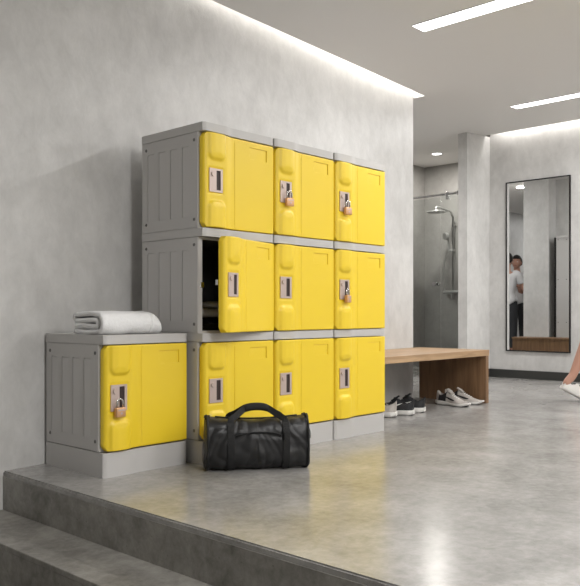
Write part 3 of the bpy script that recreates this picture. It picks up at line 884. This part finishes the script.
# ------------------------------------------------------------------ people
def skin_mesh(name, pts, edges, rads, m, root=0, sub=2):
    me = bpy.data.meshes.new(name+'_rig'); me.from_pydata([tuple(p) for p in pts], edges, []); o = bpy.data.objects.new(name+'_rig', me); C.objects.link(o)
    sk = o.modifiers.new('skin', 'SKIN'); sk.use_smooth_shade = True
    if not me.skin_vertices: me.skin_vertices.new()
    for i, r in enumerate(rads):
        r = r if isinstance(r, tuple) else (r, r)
        me.skin_vertices[0].data[i].radius = r; me.skin_vertices[0].data[i].use_root = (i == root)
    ss = o.modifiers.new('sub', 'SUBSURF'); ss.levels = sub; ss.render_levels = sub
    bpy.context.view_layer.update()
    dg = bpy.context.evaluated_depsgraph_get(); ev = o.evaluated_get(dg)
    out = bpy.data.meshes.new_from_object(ev); out.name = name
    out.materials.clear(); out.materials.append(m)
    for p in out.polygons: p.use_smooth = True
    bpy.data.objects.remove(o, do_unlink=True)
    return out
def person(loc, rz, label, pose, top_m, bottom_m, legwear='long', sleeve='short', long_hair=False):
    """local frame: faces +x, left side is +y, total height 1.75"""
    root = empty('person', loc, rz, label, 'person')
    J = dict(pelvis=(0, 0, .95), waist=(0, 0, 1.08), chest=(0, 0, 1.28), neck0=(-.01, 0, 1.44), neck=(.005, 0, 1.50), head0=(.01, 0, 1.57), head1=(.02, 0, 1.63))
    for s, k in ((1, 'l'), (-1, 'r')):
        J['hip'+k] = (0, s*.095, .90); J['knee'+k] = (.02, s*.10, .50); J['ankle'+k] = (-.02, s*.10, .09); J['heel'+k] = (-.05, s*.10, .045); J['toe'+k] = (.16, s*.115, .03)
        J['sh'+k] = (-.01, s*.17, 1.41); J['elbow'+k] = (-.02, s*.25, 1.13); J['wrist'+k] = (.06, s*.25, .90); J['palm'+k] = (.075, s*.25, .84)
    J.update(pose)
    V = {k: Vector(v) for k, v in J.items()}
    names_ = list(V.keys()); idx = {k: i for i, k in enumerate(names_)}
    Rd = dict(pelvis=(.14, .10), waist=(.118, .088), chest=(.145, .10), neck0=(.072, .066), neck=.060, head0=.055, head1=.05)
    for k in 'lr':
        Rd.update({'hip'+k: .082, 'knee'+k: .055, 'ankle'+k: .036, 'heel'+k: .038, 'toe'+k: .028, 'sh'+k: .056, 'elbow'+k: .038, 'wrist'+k: .026, 'palm'+k: (.036, .018)})
    E = [('pelvis', 'waist'), ('waist', 'chest'), ('chest', 'neck0'), ('neck0', 'neck'), ('neck', 'head0'), ('head0', 'head1')]
    for k in 'lr': E += [('pelvis', 'hip'+k), ('hip'+k, 'knee'+k), ('knee'+k, 'ankle'+k), ('ankle'+k, 'heel'+k), ('heel'+k, 'toe'+k), ('chest', 'sh'+k), ('sh'+k, 'elbow'+k), ('elbow'+k, 'wrist'+k), ('wrist'+k, 'palm'+k)]
    pts = [V[n] for n in names_]; rads = [Rd[n] for n in names_]; edges = [(idx[a], idx[b_]) for a, b_ in E]
    # fingers: four short chains and a thumb, slightly curled
    for k, s in (('l', 1), ('r', -1)):
        d = (V['palm'+k]-V['wrist'+k]).normalized(); fwd = (Vector((1, 0, 0)) - d*d.x); fwd = fwd.normalized() if fwd.length > .2 else Vector((0, 0, 1))
        inn = d.cross(fwd)*(-s)
        for q, (off, ln) in enumerate(((-.027, .058), (-.009, .07), (.010, .074), (.027, .066))):
            b0 = V['palm'+k]+fwd*off+d*.035; prev = idx['palm'+k]
            for st, (ff, cu) in enumerate(((0, 0), (.5, .10), (1, .38))):
                pts.append(b0+d*ln*ff+inn*(-ln*cu)); rads.append(.0105-.0015*st); edges.append((prev, len(pts)-1)); prev = len(pts)-1
        prev = idx['palm'+k]
        for st, p in enumerate((V['palm'+k]+fwd*.045-d*.01, V['palm'+k]+fwd*.058+d*.03)):
            pts.append(p); rads.append(.012-.002*st); edges.append((prev, len(pts)-1)); prev = len(pts)-1
    bme = skin_mesh('body', pts, edges, rads, M['skin'], idx['pelvis'], 2)
    skin_only = bme.copy()
    hp = V['head1']; bm = bmesh.new(); bm.from_mesh(bme)
    r = bmesh.ops.create_uvsphere(bm, u_segments=36, v_segments=28, radius=1)
    for v in r['verts']:
        n = v.co.copy(); x, y, z = n
        w_ = .077; dp = .097; hh = .118
        low = max(0, -z)
        w_ *= 1-.32*low**1.6; px_ = x*dp*(1-.16*low**2) + (.012*low if x > 0 else -.0)
        if x < 0 and z < -.2: px_ *= 1-.45*min(1, (-.2-z)/.6)
        yy, zz = y*w_, z*hh
        if x > .5:
            px_ += .020*math.exp(-(yy/.011)**2)*sstep(.03, -.018, zz)*(1 if zz > -.024 else math.exp(-((zz+.024)/.006)**2))   # nose
            px_ += .005*math.exp(-(yy/.022)**2)*(math.exp(-((zz+.044)/.006)**2)+math.exp(-((zz+.056)/.006)**2))            # lips
            px_ -= .007*math.exp(-((abs(yy)-.031)/.014)**2)*math.exp(-((zz-.012)/.011)**2)                                  # eye sockets
            px_ += .004*math.exp(-((zz-.034)/.009)**2) + .006*math.exp(-((zz+.088)/.014)**2)*math.exp(-(yy/.025)**2)         # brow, chin
        v.co = Vector((px_+hp.x, yy+hp.y, zz+hp.z))
    bm.to_mesh(bme); bm.free()
    for p in bme.polygons: p.use_smooth = True; p.material_index = 0
    ob('body', bme, root)
    # garments: cut from the figure's own surface and moved outwards, so they follow the body
    def garment(nm, limits, off, m):
        bm = bmesh.new(); bm.from_mesh(skin_only); bm.normal_update()
        def inside(v):
            best = (9, None, 0)
            for a, b_ in E:
                A, Bv = V[a], V[b_]; ab = Bv-A; t_ = max(0, min(1, (v.co-A).dot(ab)/ab.length_squared)); dd = (v.co-(A+ab*t_)).length
                if dd < best[0]: best = (dd, (a, b_), t_)
            lim = limits.get(tuple(k.rstrip('lr') if k[-1] in 'lr' and k[:-1] in ('hip', 'knee', 'ankle', 'sh', 'elbow', 'wrist', 'palm', 'heel', 'toe') else k for k in best[1]))
            return lim is not None and lim[0] <= best[2] <= lim[1]
        nrm = {v: v.normal.copy() for v in bm.verts}
        kill = [v for v in bm.verts if not inside(v)]
        for v in bm.verts: v.co += nrm[v]*off
        bmesh.ops.delete(bm, geom=kill, context='VERTS')
        for _ in range(2): bmesh.ops.smooth_vert(bm, verts=[v for v in bm.verts if v.is_boundary], factor=.5, use_axis_x=True, use_axis_y=True, use_axis_z=True)
        o = part(nm, bm, m, root, True); so_ = o.modifiers.new('thickness', 'SOLIDIFY'); so_.thickness = .004; so_.offset = 1
    garment('shirt', {('pelvis', 'waist'): (0, 1), ('waist', 'chest'): (0, 1), ('chest', 'neck0'): (0, .85), ('chest', 'sh'): (0, 1), ('sh', 'elbow'): (0, .6), ('pelvis', 'hip'): (0, 1)}, .020, top_m)
    garment('trousers' if legwear == 'long' else 'shorts', {('pelvis', 'waist'): (0, .5), ('pelvis', 'hip'): (0, 1), ('hip', 'knee'): (0, 1 if legwear == 'long' else .75), ('knee', 'ankle'): (0, .85) if legwear == 'long' else (2, 3)}, .010 if legwear == 'long' else .014, bottom_m)
    # hair follows the skull, hairline above the brow
    bm = bmesh.new(); bmesh.ops.create_uvsphere(bm, u_segments=40, v_segments=30, radius=1)
    kill = []
    for v in bm.verts:
        x, y, z = v.co
        line = .50 if x > .45 else (.50-(.45-x)*1.1 if x > -.05 else -.05-(-.05-x)*.55)
        if z < line: kill.append(v)
        f = 1.05+.035*noise.noise(v.co*5)
        dpx = x*.097*f
        if x < 0 and z < -.2: dpx *= 1-.45*min(1, (-.2-z)/.6)
        v.co = Vector((dpx-.002, y*.077*f*1.03, z*.118*(f+.03)))
    bmesh.ops.delete(bm, geom=kill, context='VERTS')
    hr = part('hair', bm, M['hair'], root, True, loc=tuple(hp)); so_ = hr.modifiers.new('thickness', 'SOLIDIFY'); so_.thickness = .012; so_.offset = 1
    for s in (-1, 1):
        bm = bmesh.new(); bmesh.ops.create_uvsphere(bm, u_segments=12, v_segments=10, radius=.0125); part('eye', bm, M['shoe_white'], root, True, loc=(hp.x+.077, hp.y+s*.030, hp.z+.011))
        bm = bmesh.new(); bmesh.ops.create_uvsphere(bm, u_segments=10, v_segments=8, radius=.0062); part('iris', bm, M['hair'], root, True, loc=(hp.x+.0865, hp.y+s*.030, hp.z+.011))
        bm = bmesh.new(); bmesh.ops.create_uvsphere(bm, u_segments=12, v_segments=8, radius=.026); bmesh.ops.scale(bm, verts=bm.verts, vec=(.65, .28, 1.15)); part('ear', bm, M['skin'], root, True, loc=(hp.x-.008, hp.y+s*.077, hp.z-.004))
        bm = bmesh.new(); tube(bm, [(.091-.010*abs(q/3-1), s*(.014+.010*q/2), .033+.003*math.sin(PI*q/6)) for q in range(7)], .0028, 6); part('eyebrow', bm, M['hair'], root, True, loc=tuple(hp))
    bm = bmesh.new(); tube(bm, [(.094-.009*abs(q/4-1)**2, -.020+.010*q/2, -.050) for q in range(9)], .0034, 6); part('mouth', bm, M['lips'], root, True, loc=tuple(hp))
    return root, V
def worn_shoes(root, V, ms, tilt=None):
    for k, s in (('l', 1), ('r', -1)):
        h, tpt = V['heel'+k], V['toe'+k]; d = (tpt-h); yaw = math.atan2(d.y, d.x); pitch = -math.asin(max(-1, min(1, (d.z+.015)/d.length)))
        g_ = ob('shoe', ms[2], root, tuple(h+Vector((-.035, 0, -.045))), (0, pitch, yaw))
        ob('sole', ms[0], g_); ob('laces', ms[3], g_)
SW_ = shoe_meshes(M['shoe_white'], M['shoe_white'], M['shoe_white'])
# walker at the right edge, heading out of the picture, trailing foot still on its toes
pose = dict(hipl=(0, .095, .88), hipr=(0, -.095, .88), pelvis=(0, 0, .93), waist=(.01, 0, 1.06), chest=(.02, 0, 1.26),
            kneel=(-.10, .10, .56), anklel=(-.235, .10, .215), heell=(-.30, .10, .15), toel=(-.14, .11, .05),
            kneer=(.25, -.10, .53), ankler=(.40, -.10, .12), heelr=(.38, -.10, .06), toer=(.58, -.105, .07),
            elbowl=(.02, .26, 1.16), wristl=(.20, .24, .98), palml=(.25, .24, .93), shr=(-.01, -.17, 1.39), elbowr=(-.245, -.26, 1.20), wristr=(-.13, -.24, .95), palmr=(-.11, -.24, .89))
wx, wyy = px2(578, 401.5)
fw = Vector((SN, -CS, 0)); rz = math.atan2(fw.y, fw.x)
p0 = Vector((wx, wyy, 0)) + fw*.19
lf = Vector((-fw.y, fw.x, 0)); p0 -= lf*.10
root, V = person(tuple(p0), rz, 'person walking out of the right edge, bare calves and white trainers', pose, M['tee_dark'], M['shorts'], 'short')
worn_shoes(root, V, SW_)
# two people talking in the passage (mirror)
vd = Vector((8.28-3.98, 4.0-6.31, 0))
poseA = dict(elbowr=(.12, -.24, 1.16), wristr=(.20, -.06, 1.22), palmr=(.21, .0, 1.25))
root, V = person((3.9, 6.335, 0), R(-12), 'person in white top and black leggings in the side passage, seen in the mirror', poseA, M['tee'], M['legging'])
worn_shoes(root, V, SB)
poseB = dict(elbowl=(.10, .27, 1.12), wristl=(.26, .22, 1.24), palml=(.31, .20, 1.28))
root, V = person((4.56, 6.18, 0), R(168), 'person with raised bare arm, cut by the left edge of the mirror', poseB, M['tee'], M['legging'])
worn_shoes(root, V, SB)
